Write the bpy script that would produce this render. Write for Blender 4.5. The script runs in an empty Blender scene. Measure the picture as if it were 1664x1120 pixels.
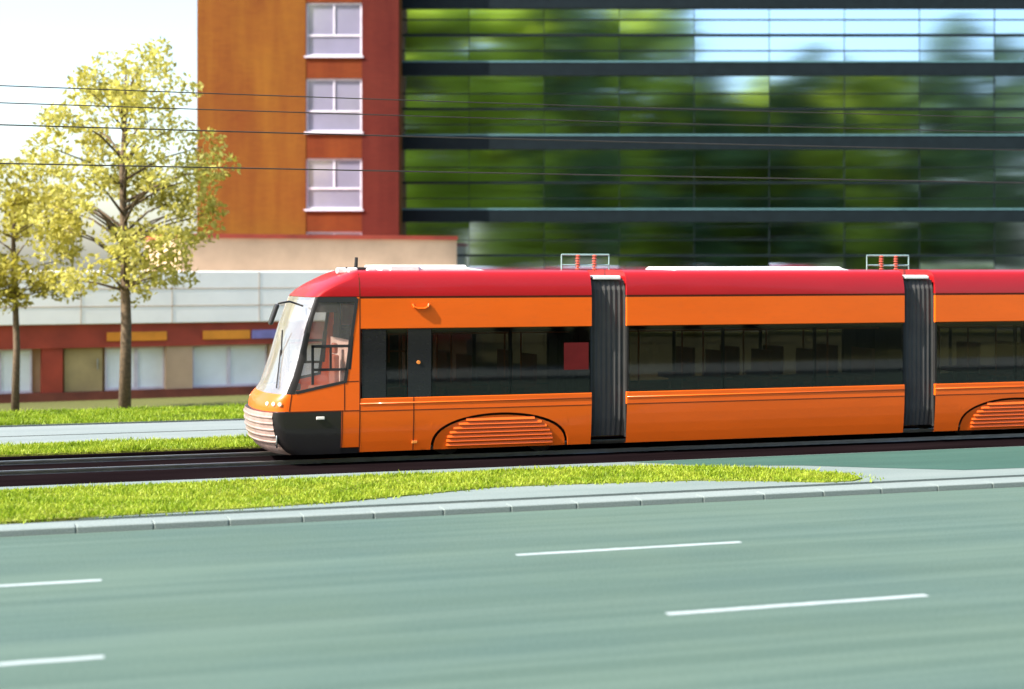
import bpy, math, random
import numpy as np
from mathutils import Vector, Matrix
random.seed(7); RNG = np.random.default_rng(11)
R = math.radians
SC = bpy.context.scene
COL = SC.collection

# ------------------------------------------------------------------ camera, sky, sun, exposure
YAW = R(17.87)                       # the track runs off to the right at this angle to the picture plane
cam = bpy.data.cameras.new('camera')
cam_o = bpy.data.objects.new('camera', cam); COL.objects.link(cam_o)
cam_o.location = (0, 0, 3.4); cam_o.rotation_euler = (R(90), 0, -YAW)
cam.sensor_width = 36; cam.lens = 56.25; cam.shift_y = -124 / 1664
cam.clip_start = .5; cam.clip_end = 4000
cam.dof.use_dof = True; cam.dof.focus_distance = 28.5; cam.dof.aperture_fstop = 0.55
SC.camera = cam_o

SUN_EL, SUN_AZ = R(42), R(10)        # sun ahead of the tram, raking along its near flank
sun_dir = Vector((-math.cos(SUN_AZ) * math.cos(SUN_EL), -math.sin(SUN_AZ) * math.cos(SUN_EL), math.sin(SUN_EL)))
world = bpy.data.worlds.new('World'); SC.world = world; world.use_nodes = True
wn = world.node_tree.nodes; wl = world.node_tree.links
sky = wn.new('ShaderNodeTexSky'); sky.sky_type = 'NISHITA'; sky.sun_disc = False
sky.dust_density = 2.2; sky.sun_elevation = SUN_EL; sky.sun_rotation = math.atan2(sun_dir.x, sun_dir.y)
wl.new(sky.outputs[0], wn['Background'].inputs[0]); wn['Background'].inputs[1].default_value = 0.145
sun = bpy.data.lights.new('sun', 'SUN'); sun.energy = 4.4; sun.angle = R(.5); sun.color = (1, .93, .82)
sun_o = bpy.data.objects.new('sun', sun); COL.objects.link(sun_o)
sun_o.rotation_euler = sun_dir.to_track_quat('Z', 'Y').to_euler()
SC.view_settings.view_transform = 'Standard'; SC.view_settings.look = 'None'
SC.view_settings.gamma = 1; SC.view_settings.exposure = 1.42
SC.cycles.max_bounces = 10; SC.cycles.transparent_max_bounces = 16
SC.cycles.use_denoising = True; SC.cycles.sample_clamp_indirect = 6

# ------------------------------------------------------------------ materials
class NT:
    def __init__(s, name):
        s.m = bpy.data.materials.new(name); s.m.use_nodes = True
        s.t = s.m.node_tree; s.n = s.t.nodes; s.b = s.n['Principled BSDF']; s.out = s.n['Material Output']
    def add(s, typ, **kw):
        nd = s.n.new(typ)
        for k, v in kw.items(): setattr(nd, k, v)
        return nd
    def link(s, a, b): s.t.links.new(a, b)
    def coords(s, scale=(1, 1, 1), kind='Object'):
        tc = s.add('ShaderNodeTexCoord'); mp = s.add('ShaderNodeMapping'); mp.inputs['Scale'].default_value = scale
        s.link(tc.outputs[kind], mp.inputs['Vector']); return mp.outputs['Vector']
    def noise(s, scale, vec, detail=4, rough=.55):
        n = s.add('ShaderNodeTexNoise'); n.inputs['Scale'].default_value = scale
        n.inputs['Detail'].default_value = detail; n.inputs['Roughness'].default_value = rough
        s.link(vec, n.inputs['Vector']); return n.outputs['Fac']
    def ramp(s, fac, stops):
        r = s.add('ShaderNodeValToRGB'); e = r.color_ramp.elements
        while len(e) < len(stops): e.new(.5)
        for k, (p, c) in enumerate(stops): e[k].position = p; e[k].color = (*c, 1)
        s.link(fac, r.inputs['Fac']); return r.outputs['Color']
    def mix(s, fac, a, b, typ='MIX'):
        m = s.add('ShaderNodeMix', data_type='RGBA', blend_type=typ)
        for sock, v in ((m.inputs[0], fac), (m.inputs[6], a), (m.inputs[7], b)):
            if isinstance(v, (int, float)): sock.default_value = v
            elif isinstance(v, tuple): sock.default_value = (*v, 1)
            else: s.link(v, sock)
        return m.outputs[2]
    def bump(s, h, strength=.3, dist=.02):
        b = s.add('ShaderNodeBump'); b.inputs['Strength'].default_value = strength; b.inputs['Distance'].default_value = dist
        s.link(h, b.inputs['Height']); s.link(b.outputs['Normal'], s.b.inputs['Normal']); return b
    def set(s, col=None, rough=.6, metal=0, coat=0, spec=.5, coat_rough=.05):
        b = s.b
        if isinstance(col, tuple): b.inputs['Base Color'].default_value = (*col, 1)
        elif col is not None: s.link(col, b.inputs['Base Color'])
        if isinstance(rough, (int, float)): b.inputs['Roughness'].default_value = rough
        else: s.link(rough, b.inputs['Roughness'])
        b.inputs['Metallic'].default_value = metal; b.inputs['Coat Weight'].default_value = coat
        b.inputs['Coat Roughness'].default_value = coat_rough; b.inputs['Specular IOR Level'].default_value = spec
        return s.m

def plain(name, col, rough=.6, metal=0, coat=0, var=.15, scale=3, spec=.5):
    t = NT(name); v = t.coords()
    f = t.noise(scale, v, 5)
    c2 = tuple(min(1, x * (1 - var)) for x in col); c1 = tuple(min(1, x * (1 + var)) for x in col)
    return t.set(t.ramp(f, [(.3, c2), (.7, c1)]), rough, metal, coat, spec)

def paint(name, col, rough=.38, coat=.3):
    t = NT(name); v = t.coords((.35, .6, 1.2))
    f = t.noise(2.2, v, 6); g = t.noise(26, t.coords((.25, 1, 1)), 4)
    dirt = t.ramp(g, [(.55, (0, 0, 0)), (.85, (1, 1, 1))])
    c = t.ramp(f, [(.3, tuple(x * .94 for x in col)), (.75, tuple(min(1, x * 1.05) for x in col))])
    c = t.mix(.22, c, t.mix(dirt, c, tuple(x * .55 + .03 for x in col)))
    t.set(c, rough, 0, coat, .3, .08)
    t.bump(t.noise(1.6, t.coords((.5, 1, 1)), 2), .06, .02)
    return t.m

def glass(name, tint, refl=.0, rough=.02, glare_film=0, glare_col=(.7, .68, .65)):
    t = NT(name); t.n.remove(t.b)
    tr = t.add('ShaderNodeBsdfTransparent'); tr.inputs['Color'].default_value = (*tint, 1)
    gl = t.add('ShaderNodeBsdfGlossy'); gl.inputs['Roughness'].default_value = rough
    fr = t.add('ShaderNodeFresnel'); fr.inputs['IOR'].default_value = 1.5
    ad = t.add('ShaderNodeMath', operation='ADD', use_clamp=True); ad.inputs[1].default_value = refl
    t.link(fr.outputs[0], ad.inputs[0]); mx = t.add('ShaderNodeMixShader')
    t.link(ad.outputs[0], mx.inputs[0]); t.link(tr.outputs[0], mx.inputs[1]); t.link(gl.outputs[0], mx.inputs[2]); res = mx.outputs[0]
    if glare_film:                                              # pale diffuse film painting glare on the pane, streaked downwards
        df = t.add('ShaderNodeBsdfDiffuse'); df.inputs['Color'].default_value = (*glare_col, 1)
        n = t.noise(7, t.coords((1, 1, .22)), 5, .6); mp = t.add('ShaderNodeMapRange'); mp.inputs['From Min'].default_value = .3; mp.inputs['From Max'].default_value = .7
        mp.inputs['To Min'].default_value = glare_film * .8; mp.inputs['To Max'].default_value = glare_film * 1.2; t.link(n, mp.inputs['Value'])
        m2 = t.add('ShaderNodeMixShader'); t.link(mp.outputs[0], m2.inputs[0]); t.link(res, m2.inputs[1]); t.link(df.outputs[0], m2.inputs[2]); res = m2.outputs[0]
    t.link(res, t.out.inputs['Surface']); return t.m

M = {}
M['orange'] = paint('tram_orange_paint', (.76, .118, .005))
M['red'] = paint('tram_red_paint', (.33, .007, .009))
M['black'] = paint('bumper_black_plastic', (.018, .016, .017), .42, .25)
M['bumper_front'] = plain('bumper_front_glare', (.30, .215, .19), .45, 0, .3, .2, 6)  # sun glare on the black bumper's front, put into a pale colour
M['seam'] = plain('seam_rubber', (.10, .022, .008), .8, spec=.2)  # dark red-brown strips along the panel joints
M['rubber'] = plain('black_rubber', (.016, .016, .017), .75)
M['dark'] = plain('underframe_dark', (.012, .012, .012), .85)
M['bellows'] = plain('gangway_bellows', (.04, .04, .04), .8)
M['steel'] = plain('worn_steel', (.42, .43, .44), .34, 1)
M['white'] = plain('roof_white_gelcoat', (.78, .78, .76), .45)
M['pale_teal'] = plain('pale_teal_insulator', (.20, .32, .31), .4)
M['lens'] = plain('headlight_lens', (.75, .72, .66), .12, 0, .8)
M['amber'] = plain('amber_lens', (.75, .25, .05), .2, 0, .5)
M['pole'] = plain('orange_grab_pole', (.75, .24, .06), .4)
M['seat'] = plain('seat_fabric', (.30, .09, .05), .8)
M['lining'] = plain('interior_lining', (.30, .24, .21), .7)
M['cab_lining'] = plain('cab_lining', (.62, .46, .40), .6)
M['console'] = plain('console_grey', (.12, .10, .10), .5)
M['poster'] = plain('red_poster', (.10, .010, .010), .8, spec=.1)
M['tinted'] = glass('tinted_window_glass', (.52, .47, .44), .01, .03)
M['blank'] = paint('blanked_window_black', (.014, .014, .016), .12, .5)
M['cabglass'] = glass('cab_glass', (.86, .82, .80), .04, .03, .10)  # faint pale film paints light reflected by the cab panes
M['windshield'] = glass('windshield_glass', (.74, .70, .68), .22, .10, .15)  # stronger pale film stands in for white glare on the windshield

def m_road():
    t = NT('asphalt'); v = t.coords((.045, .75, 1)); w = t.coords()
    a = t.noise(1.0, v, 6, .6); b = t.noise(.35, w, 4); c = t.noise(38, w, 5, .75); d = t.noise(4.0, t.coords((.02, .9, 1)), 5, .65)
    base = t.ramp(a, [(.28, (.042, .092, .077)), (.5, (.054, .112, .088)), (.72, (.064, .124, .090))])
    base = t.mix(.45, base, t.ramp(b, [(.3, (.042, .100, .096)), (.7, (.072, .122, .080))]))
    base = t.mix(.22, base, t.ramp(d, [(.42, (.024, .042, .036)), (.62, (.15, .20, .165))]))
    base = t.mix(.32, base, t.ramp(c, [(.36, (.022, .038, .034)), (.64, (.16, .215, .185))]))
    pt = t.noise(.16, t.coords((.5, 1.6, 1)), 3); base = t.mix(t.ramp(pt, [(.50, (0, 0, 0)), (.58, (.35, .35, .35))]), base, (.098, .150, .118))
    t.set(base, .85, spec=.25); t.bump(c, .5, .006); return t.m
M['road'] = m_road()
def m_concrete(name, lo, hi, spec=.2):
    t = NT(name); w = t.coords(); a = t.noise(.8, t.coords((.25, 1.5, 1)), 6, .65); c = t.noise(40, w, 3)
    base = t.ramp(a, [(.3, lo), (.7, hi)]); base = t.mix(.25, base, t.ramp(c, [(.35, tuple(x * .4 for x in lo)), (.65, hi)]))
    t.set(base, .9, spec=spec); t.bump(c, .4, .006); return t.m
M['concrete'] = m_concrete('pale_concrete', (.14, .19, .182), (.21, .255, .245))
M['kerb'] = m_concrete('kerb_stone', (.17, .215, .21), (.24, .285, .275))
M['patch'] = m_concrete('teal_grey_paving', (.028, .075, .060), (.05, .115, .092))
M['path'] = m_concrete('path_paving', (.17, .21, .21), (.24, .275, .27))
M['joint'] = plain('kerb_joint', (.03, .045, .04), .9)
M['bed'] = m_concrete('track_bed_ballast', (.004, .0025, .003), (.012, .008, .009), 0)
M['mark'] = plain('road_marking_paint', (.36, .42, .42), .6, var=.12, scale=14)
def m_soil(name, a1, a2, a3, sc=.6):
    t = NT(name); n1 = t.noise(sc, t.coords((.35, 1.2, 1)), 6, .65); n2 = t.noise(30, t.coords(), 4)
    c = t.ramp(n1, [(.3, a1), (.5, a2), (.7, a3)]); c = t.mix(.3, c, t.ramp(n2, [(.35, tuple(x * .35 for x in a1)), (.65, a3)]))
    t.set(c, .9); t.bump(n2, .8, .03); return t.m
M['turf'] = m_soil('turf', (.13, .12, .014), (.17, .21, .010), (.24, .28, .015))
M['ground'] = m_soil('ground_cover', (.06, .07, .014), (.09, .10, .015), (.12, .13, .025), .2)
def m_leaf(name, lo, mid, hi, trans=.35, scale=.9):
    t = NT(name); n1 = t.noise(scale, t.coords(), 4, .6); oi = t.add('ShaderNodeObjectInfo')
    ge = t.add('ShaderNodeNewGeometry')
    ad = t.add('ShaderNodeMath', operation='MULTIPLY_ADD'); ad.inputs[1].default_value = .35; t.link(ge.outputs['Random Per Island'], ad.inputs[0]); t.link(n1, ad.inputs[2])
    a2 = t.add('ShaderNodeMath', operation='MULTIPLY_ADD'); a2.inputs[1].default_value = .22; t.link(oi.outputs['Random'], a2.inputs[0]); t.link(ad.outputs[0], a2.inputs[2])
    c = t.ramp(a2.outputs[0], [(.42, lo), (.68, mid), (.95, hi)])
    t.set(c, .55, spec=.3); tl = t.add('ShaderNodeBsdfTranslucent'); t.link(c, tl.inputs['Color'])
    mx = t.add('ShaderNodeMixShader'); mx.inputs[0].default_value = trans
    t.link(t.b.outputs[0], mx.inputs[1]); t.link(tl.outputs[0], mx.inputs[2]); t.link(mx.outputs[0], t.out.inputs['Surface']); return t.m
M['blade'] = m_leaf('grass_blade', (.085, .125, .008), (.205, .32, .010), (.36, .43, .04), .4, 1.1)
M['leaf_yellow'] = m_leaf('yellow_green_leaf', (.20, .17, .02), (.40, .36, .05), (.60, .56, .15), .6)
M['leaf_green'] = m_leaf('green_leaf', (.06, .09, .014), (.28, .36, .025), (.52, .55, .05), .55, .22)
M['leaf_lime'] = m_leaf('lime_green_leaf', (.13, .15, .014), (.46, .52, .03), (.74, .80, .10), .62, .3)
M['leaf_dark'] = m_leaf('dark_green_leaf', (.02, .045, .02), (.07, .13, .04), (.22, .30, .07), .3, .22)
M['bark'] = plain('bark', (.11, .075, .045), .9, scale=12, var=.4)
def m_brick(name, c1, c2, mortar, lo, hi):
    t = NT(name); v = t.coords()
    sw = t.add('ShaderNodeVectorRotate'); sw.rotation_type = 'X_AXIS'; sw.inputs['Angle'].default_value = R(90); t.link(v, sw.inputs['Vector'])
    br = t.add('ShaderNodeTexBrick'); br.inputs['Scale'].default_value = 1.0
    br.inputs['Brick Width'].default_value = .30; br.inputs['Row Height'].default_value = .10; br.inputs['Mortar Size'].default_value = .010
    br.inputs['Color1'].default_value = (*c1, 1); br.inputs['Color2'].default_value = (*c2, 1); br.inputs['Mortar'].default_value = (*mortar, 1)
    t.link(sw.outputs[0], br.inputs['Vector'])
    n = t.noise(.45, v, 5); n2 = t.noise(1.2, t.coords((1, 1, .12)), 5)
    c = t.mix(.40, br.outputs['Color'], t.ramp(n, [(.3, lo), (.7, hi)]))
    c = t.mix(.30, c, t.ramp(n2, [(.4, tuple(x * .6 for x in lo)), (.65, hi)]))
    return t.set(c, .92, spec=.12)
M['brick'] = m_brick('ochre_flare_brick', (.200, .066, .010), (.155, .048, .009), (.15, .06, .018), (.155, .036, .010), (.23, .100, .012))  # ochre, rust and maroon zones paint a warm flare fading across the brick
M['brick_mid'] = m_brick('rust_flare_fade_brick', (.175, .034, .010), (.13, .026, .009), (.12, .04, .016), (.13, .020, .010), (.19, .050, .011))
M['brick_dark'] = m_brick('maroon_flare_fade_brick', (.105, .016, .012), (.078, .012, .010), (.075, .02, .015), (.07, .009, .008), (.11, .022, .013))
M['spandrel'] = plain('dark_spandrel_metal', (.007, .012, .015), .5, 0, 0, spec=.12)
M['sill'] = plain('pale_blue_sill_trim', (.07, .16, .18), .5)
M['roofing'] = plain('roof_felt', (.07, .07, .07), .9)
def m_mirror():
    """blue-green coated glass with fine vertical fluting: it scatters what it mirrors sideways"""
    t = NT('fluted_facade_glass'); t.n.remove(t.b)
    g = t.add('ShaderNodeBsdfAnisotropic'); g.inputs['Color'].default_value = (.58, .76, .94, 1)
    g.inputs['Roughness'].default_value = .034; g.inputs['Anisotropy'].default_value = .85
    tg_ = t.add('ShaderNodeTangent'); tg_.direction_type = 'RADIAL'; tg_.axis = 'Z'; t.link(tg_.outputs[0], g.inputs['Tangent'])
    g.inputs['Rotation'].default_value = FLUTE
    t.link(g.outputs[0], t.out.inputs['Surface']); return t.m
FLUTE = 0.25
M['mirror'] = m_mirror()
M['winglass'] = plain('pale_window_glass', (.50, .47, .68), .08, .6, 0, .1, .6)
M['winframe'] = plain('window_frame_lilac_white', (.62, .58, .66), .5)
M['render'] = plain('white_render', (.90, .90, .88), .8, var=.05, scale=1)
M['beige'] = plain('beige_render', (.46, .32, .21), .85, var=.15, scale=.8)
M['redpanel'] = plain('dark_red_panel', (.33, .045, .022), .6, var=.25, scale=1)
M['reddark'] = plain('plinth_maroon', (.14, .035, .02), .8, var=.3, scale=1.5)
M['signor'] = plain('orange_sign_panel', (.72, .26, .02), .5, var=.3, scale=.7)
M['signpu'] = plain('violet_sign_panel', (.22, .20, .48), .5)
M['sky_pane'] = plain('pane_sky_sheen', (.80, .86, .90), .35, 0, .6, var=.08, scale=1)  # bright sky reflected in the shop panes, painted as a pale colour
M['olive'] = plain('olive_door_leaf', (.42, .32, .15), .6, var=.2, scale=1)
M['wire'] = plain('wire_copper_dark', (.05, .045, .04), .5, .5)

# ------------------------------------------------------------------ mesh helpers
class MB:
    def __init__(s): s.v = []; s.f = []; s.mi = []
    def poly(s, pts, m=0):
        k = len(s.v); s.v += [tuple(p) for p in pts]; s.f.append(tuple(range(k, k + len(pts)))); s.mi.append(m)
    def box(s, x0, x1, y0, y1, z0, z1, m=0, mat=None):
        k = len(s.v)
        P = [(x0, y0, z0), (x1, y0, z0), (x1, y1, z0), (x0, y1, z0), (x0, y0, z1), (x1, y0, z1), (x1, y1, z1), (x0, y1, z1)]
        if mat: P = [tuple(mat @ Vector(p)) for p in P]
        s.v += P
        for f in ((3, 2, 1, 0), (4, 5, 6, 7), (0, 1, 5, 4), (1, 2, 6, 5), (2, 3, 7, 6), (3, 0, 4, 7)):
            s.f.append(tuple(k + i for i in f)); s.mi.append(m)
    def grid(s, rows, m=0, flip=False):
        k = len(s.v); nr, nc = len(rows), len(rows[0])
        for r in rows: s.v += [tuple(p) for p in r]
        for i in range(nr - 1):
            for j in range(nc - 1):
                q = (k + i * nc + j, k + i * nc + j + 1, k + (i + 1) * nc + j + 1, k + (i + 1) * nc + j)
                s.f.append(q[::-1] if flip else q); s.mi.append(m)
    def tube(s, pts, rad, n=8, m=0, cap=True):
        pts = [Vector(p) for p in pts]; rads = rad if hasattr(rad, '__len__') else [rad] * len(pts); k = len(s.v)
        for i, p in enumerate(pts):
            d = (pts[min(i + 1, len(pts) - 1)] - pts[max(i - 1, 0)]).normalized()
            a = d.orthogonal().normalized() if i == 0 else (a - d * a.dot(d)).normalized()
            b = d.cross(a)
            for j in range(n):
                t = 2 * math.pi * j / n; s.v.append(tuple(p + (a * math.cos(t) + b * math.sin(t)) * rads[i]))
        for i in range(len(pts) - 1):
            for j in range(n):
                s.f.append((k + i * n + j, k + i * n + (j + 1) % n, k + (i + 1) * n + (j + 1) % n, k + (i + 1) * n + j)); s.mi.append(m)
        if cap:
            s.f.append(tuple(k + j for j in range(n))[::-1]); s.mi.append(m)
            e = k + (len(pts) - 1) * n; s.f.append(tuple(e + j for j in range(n))); s.mi.append(m)
    def prism(s, prof, x0, x1, m=0):
        """closed (y, z) outline swept along x"""
        k = len(s.v); n = len(prof)
        for x in (x0, x1): s.v += [(x, y, z) for y, z in prof]
        for j in range(n):
            s.f.append((k + j, k + (j + 1) % n, k + n + (j + 1) % n, k + n + j)); s.mi.append(m)
        s.f.append(tuple(k + j for j in range(n))[::-1]); s.mi.append(m)
        s.f.append(tuple(k + n + j for j in range(n))); s.mi.append(m)
    def build(s, name, mats, parent=None, smooth=False, bevel=0, loc=None, rz=None, fixn=True):
        me = bpy.data.meshes.new(name); me.from_pydata(s.v, [], s.f)
        for mm in (mats if isinstance(mats, (list, tuple)) else [mats]): me.materials.append(mm)
        if any(s.mi): me.polygons.foreach_set('material_index', s.mi)
        if smooth: me.polygons.foreach_set('use_smooth', [True] * len(s.f))
        me.validate(); me.update()
        if fixn:
            import bmesh
            bm = bmesh.new(); bm.from_mesh(me); bmesh.ops.recalc_face_normals(bm, faces=bm.faces); bm.to_mesh(me); bm.free()
        o = bpy.data.objects.new(name, me); COL.objects.link(o)
        if parent: o.parent = parent
        if loc: o.location = loc
        if rz is not None: o.rotation_euler = (0, 0, rz)
        if bevel:
            b = o.modifiers.new('bevel', 'BEVEL'); b.width = bevel; b.segments = 2; b.limit_method = 'ANGLE'
        return o

def build_sides(mb, name, mat, parents, **kw):
    """one object for the near flank and one for the far flank"""
    out = []
    if not isinstance(parents, (list, tuple)): parents = (parents, parents)
    for s, p in zip((-1, 1), parents):
        q = MB()
        for f, mi in zip(mb.f, mb.mi):
            if sum(mb.v[i][1] for i in f) * s > 0: q.poly([mb.v[i] for i in f], mi)
        import bmesh
        o = q.build(name, mat, p, fixn=False, **kw)
        bm = bmesh.new(); bm.from_mesh(o.data); bmesh.ops.remove_doubles(bm, verts=bm.verts, dist=1e-5); bmesh.ops.recalc_face_normals(bm, faces=bm.faces)
        bm.to_mesh(o.data); bm.free(); out.append(o)
    return out
def tag(o, label=None, cat=None, group=None, kind=None):
    if label: o['label'] = label
    if cat: o['category'] = cat
    if group: o['group'] = group
    if kind: o['kind'] = kind
    return o
def empty(name, loc, rz=0):
    o = bpy.data.objects.new(name, None); COL.objects.link(o); o.location = loc; o.rotation_euler = (0, 0, rz); o.empty_display_size = .3; return o
def struct(mb, name, mat, **kw): return tag(mb.build(name, mat, **kw), kind='structure')
def at(u, d, z=0):
    """point u metres to the right and d metres ahead of the viewpoint"""
    return Vector((d * math.sin(YAW) + u * math.cos(YAW), d * math.cos(YAW) - u * math.sin(YAW), z))

# ------------------------------------------------------------------ ground, road, kerb, track bed
mb = MB()
ys = [-1600, -300, -60, 38.5, 41, 46, 51, 120, 400, 2500]; zs = [-.16, -.16, -.16, -.16, -.3, -.68, -.95, -.95, -.95, -.95]
xs = [-2000, -400, -100, -40, 0, 40, 100, 400, 2000]
mb.grid([[(x, y, z) for x in xs] for y, z in zip(ys, zs)])
struct(mb, 'ground', M['ground'], smooth=True)
mb = MB(); mb.box(-300, 300, 8.2, 21.74, -.5, -.08); struct(mb, 'road', M['road'])
mb = MB(); mb.box(-300, 300, 3.5, 8.1, -.5, 0.03); struct(mb, 'pavement', M['concrete'])
mb = MB()
for k in range(-40, 60): mb.box(k * 1.0 + .004, k * 1.0 + .996, 21.75, 22.05, -.4, .004)
struct(mb, 'kerb', M['kerb'], bevel=.015)
mb = MB(); mb.box(-60, 90, 22.06, 22.36, -.4, -.012); struct(mb, 'kerb_strip', M['kerb'])
mb = MB(); mb.box(-60, 90, 22.365, 22.50, -.4, -.02); struct(mb, 'kerb_joint', M['joint'])
mb = MB(); mb.box(-60, 90, 22.505, 26.1, -.4, 0.0); struct(mb, 'paved_strip', M['concrete'])
mb = MB(); mb.poly([(11.6, 25.2, .004), (13.2, 24.7, .004), (14.3, 24.0, .004), (15.5, 23.3, .004), (19, 23.1, .004), (80, 23.1, .004), (80, 26.05, .004), (10.6, 26.05, .004)]); struct(mb, 'paved_patch', M['patch'])
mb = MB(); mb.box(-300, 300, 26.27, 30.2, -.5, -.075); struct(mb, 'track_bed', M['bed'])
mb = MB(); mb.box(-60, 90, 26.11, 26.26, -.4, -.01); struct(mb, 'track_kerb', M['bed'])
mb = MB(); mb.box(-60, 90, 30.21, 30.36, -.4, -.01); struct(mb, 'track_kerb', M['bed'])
mb = MB(); mb.box(-120, 120, 31.95, 35.7, -.4, .02); struct(mb, 'path', M['path'])
mb = MB(); mb.box(-120, 120, 35.71, 35.87, -.4, .04); struct(mb, 'path_edge', M['joint'])
mb = MB(); mb.box(-120, 120, 33.62, 33.71, -.1, .025); struct(mb, 'path_joint', M['joint'])

for n, (y, lb) in enumerate(((28.18, 'polished near steel rail of the tram track beside the grass verge'), (29.62, 'dull far steel rail of the tram track beside the back lawn'))):
    mb = MB(); prof = [(-.07, -.10), (.07, -.10), (.07, -.085), (.012, -.07), (.012, -.04), (.034, -.03), (.034, -.004), (.028, 0), (-.028, 0), (-.034, -.004), (-.034, -.03), (-.012, -.04), (-.012, -.07), (-.07, -.085)]
    mb.prism([(a, b) for a, b in prof], -120, 120)
    tag(mb.build('rail', M['steel'], loc=(0, y, 0)), lb, 'rail', 'rails of the tram track')

for x, y, lb in ((6.0, 18.45, 'white lane dash on the far lane line, nearer the middle of the photo'), (-1.88, 18.38, 'white lane dash cut by the left edge, on the far lane line'),
                 (6.42, 14.84, 'longer looking white lane dash on the near lane line, lower right'), (-2.08, 14.75, 'white lane dash cut by the left edge, on the near lane line')):
    mb = MB(); n = 18
    lo = []; hi = []
    for k in range(n + 1):
        lo.append((3.0 * k / n, -.055 + random.uniform(-.008, .008), 0)); hi.append((3.0 * k / n, .055 + random.uniform(-.008, .008), 0))
    mb.grid([lo, hi])
    o = mb.build('road_marking', M['mark'], loc=(x, y, -.076)); tag(o, lb, 'road marking', 'white dashes between the lanes')

# grass verges: turf sheets with blades on them
def inside(p, poly):
    x, y = p[:, 0], p[:, 1]; r = np.zeros(len(p), bool); n = len(poly)
    for i in range(n):
        (x1, y1), (x2, y2) = poly[i], poly[(i + 1) % n]
        c = ((y1 > y) != (y2 > y)); r ^= c & (x < (x2 - x1) * (y - y1) / ((y2 - y1) or 1e-9) + x1)
    return r
def blades(poly, count, z, h0, h1, xr, name='grass'):
    ps = np.array(poly); lo = ps.min(0).copy(); hi = ps.max(0).copy(); lo[0] = max(lo[0], xr[0]); hi[0] = min(hi[0], xr[1])
    p = RNG.uniform(lo, hi, (count, 2)); p = p[inside(p, poly)]
    n = len(p); a = RNG.uniform(0, 2 * np.pi, n); h = RNG.uniform(h0, h1, n) * (.75 + .5 * np.sin(p[:, 0] * 1.3 + 2 * np.sin(p[:, 1] * 2.1)) ** 2)
    w = RNG.uniform(.010, .022, n); d = np.stack([np.cos(a), np.sin(a)], 1); e = RNG.normal(0, .5, (n, 2)) * h[:, None]
    V = np.zeros((n, 3, 3)); V[:, 0, :2] = p - d * w[:, None]; V[:, 1, :2] = p + d * w[:, None]; V[:, 2, :2] = p + e
    V[:, :2, 2] = z - .01; V[:, 2, 2] = z + h
    me = bpy.data.meshes.new(name); me.vertices.add(n * 3); me.vertices.foreach_set('co', V.ravel())
    me.loops.add(n * 3); me.loops.foreach_set('vertex_index', np.arange(n * 3, dtype=np.int32))
    me.polygons.add(n); me.polygons.foreach_set('loop_start', np.arange(0, n * 3, 3, dtype=np.int32)); me.polygons.foreach_set('loop_total', np.full(n, 3, np.int32))
    me.materials.append(M['blade']); me.update(); me.validate()
    o = bpy.data.objects.new(name, me); COL.objects.link(o); return o
near_lawn = [(-60, 22.74), (-0.41, 22.28), (0.05, 22.41), (1.66, 22.56), (3.36, 22.67), (4.82, 22.89), (6.23, 23.32), (7.32, 23.68), (8.32, 23.66), (9.32, 23.57), (10.64, 23.45), (11.73, 23.02), (12.5, 22.62), (12.99, 22.61), (13.29, 22.83), (13.37, 23.38), (12.83, 24.06), (12.0, 24.68), (11.11, 25.24), (9.64, 25.53), (-60, 26.08)]
mb = MB(); mb.poly([(x, y, .016) for x, y in near_lawn]); k = len(near_lawn)
for i in range(k):
    a, b = near_lawn[i], near_lawn[(i + 1) % k]; mb.poly([(a[0], a[1], -.05), (b[0], b[1], -.05), (b[0], b[1], .016), (a[0], a[1], .016)])
struct(mb, 'grass_verge', M['turf'])
tag(blades(near_lawn, 62000, .016, .02, .065, (-3, 16)), 'bright lime green grass on the verge beside the road kerb', 'grass', kind='stuff')
cx_ = sum(p[0] for p in near_lawn[1:-1]) / (len(near_lawn) - 2)
rim = [(x + (.35 if x > 12 else 0), y - .14 if y < 24 else y) for x, y in near_lawn]
tag(blades(rim, 9000, .004, .015, .06, (-3, 16)), 'sparse grass tufts straggling over the rim of the verge', 'grass', kind='stuff')
back_lawn = [(-60, 30.38), (60, 30.38), (60, 31.93), (-60, 31.93)]
mb = MB(); mb.box(-60, 60, 30.38, 31.93, -.4, .02); struct(mb, 'lawn', M['turf'])
tag(blades(back_lawn, 20000, .02, .04, .10, (-3, 9)), 'lime green grass between the far rail and the pale path', 'grass', kind='stuff')
far_lawn = [(-60, 35.9), (60, 35.9), (60, 39.2), (-60, 39.2)]
mb = MB(); mb.box(-80, 80, 35.9, 39.2, -.5, .03); struct(mb, 'far_lawn', M['turf'])
tag(blades(far_lawn, 26000, .03, .04, .10, (-4, 9)), 'yellow green grass strip behind the pale path', 'grass', kind='stuff')

# ------------------------------------------------------------------ tram
NOSE = 4.06; TY = 28.9; W = 1.2
tram = empty('tram', (NOSE, TY, 0))
tag(tram, 'orange articulated tram with red roof edge and black bumper running on the track', 'tram')
SIDE = [(1.135, .147), (1.155, .30), (1.185, .60), (1.2, .872)]
def yside(z): return float(np.interp(z, [.13, .147, .30, .60, .872, 2.86, 2.95, 3.05, 3.16, 3.25, 3.31, 3.345, 3.36], [1.13, 1.135, 1.155, 1.185, 1.2, 1.2, 1.195, 1.18, 1.155, 1.12, 1.075, 1.0, .90]))

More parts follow.
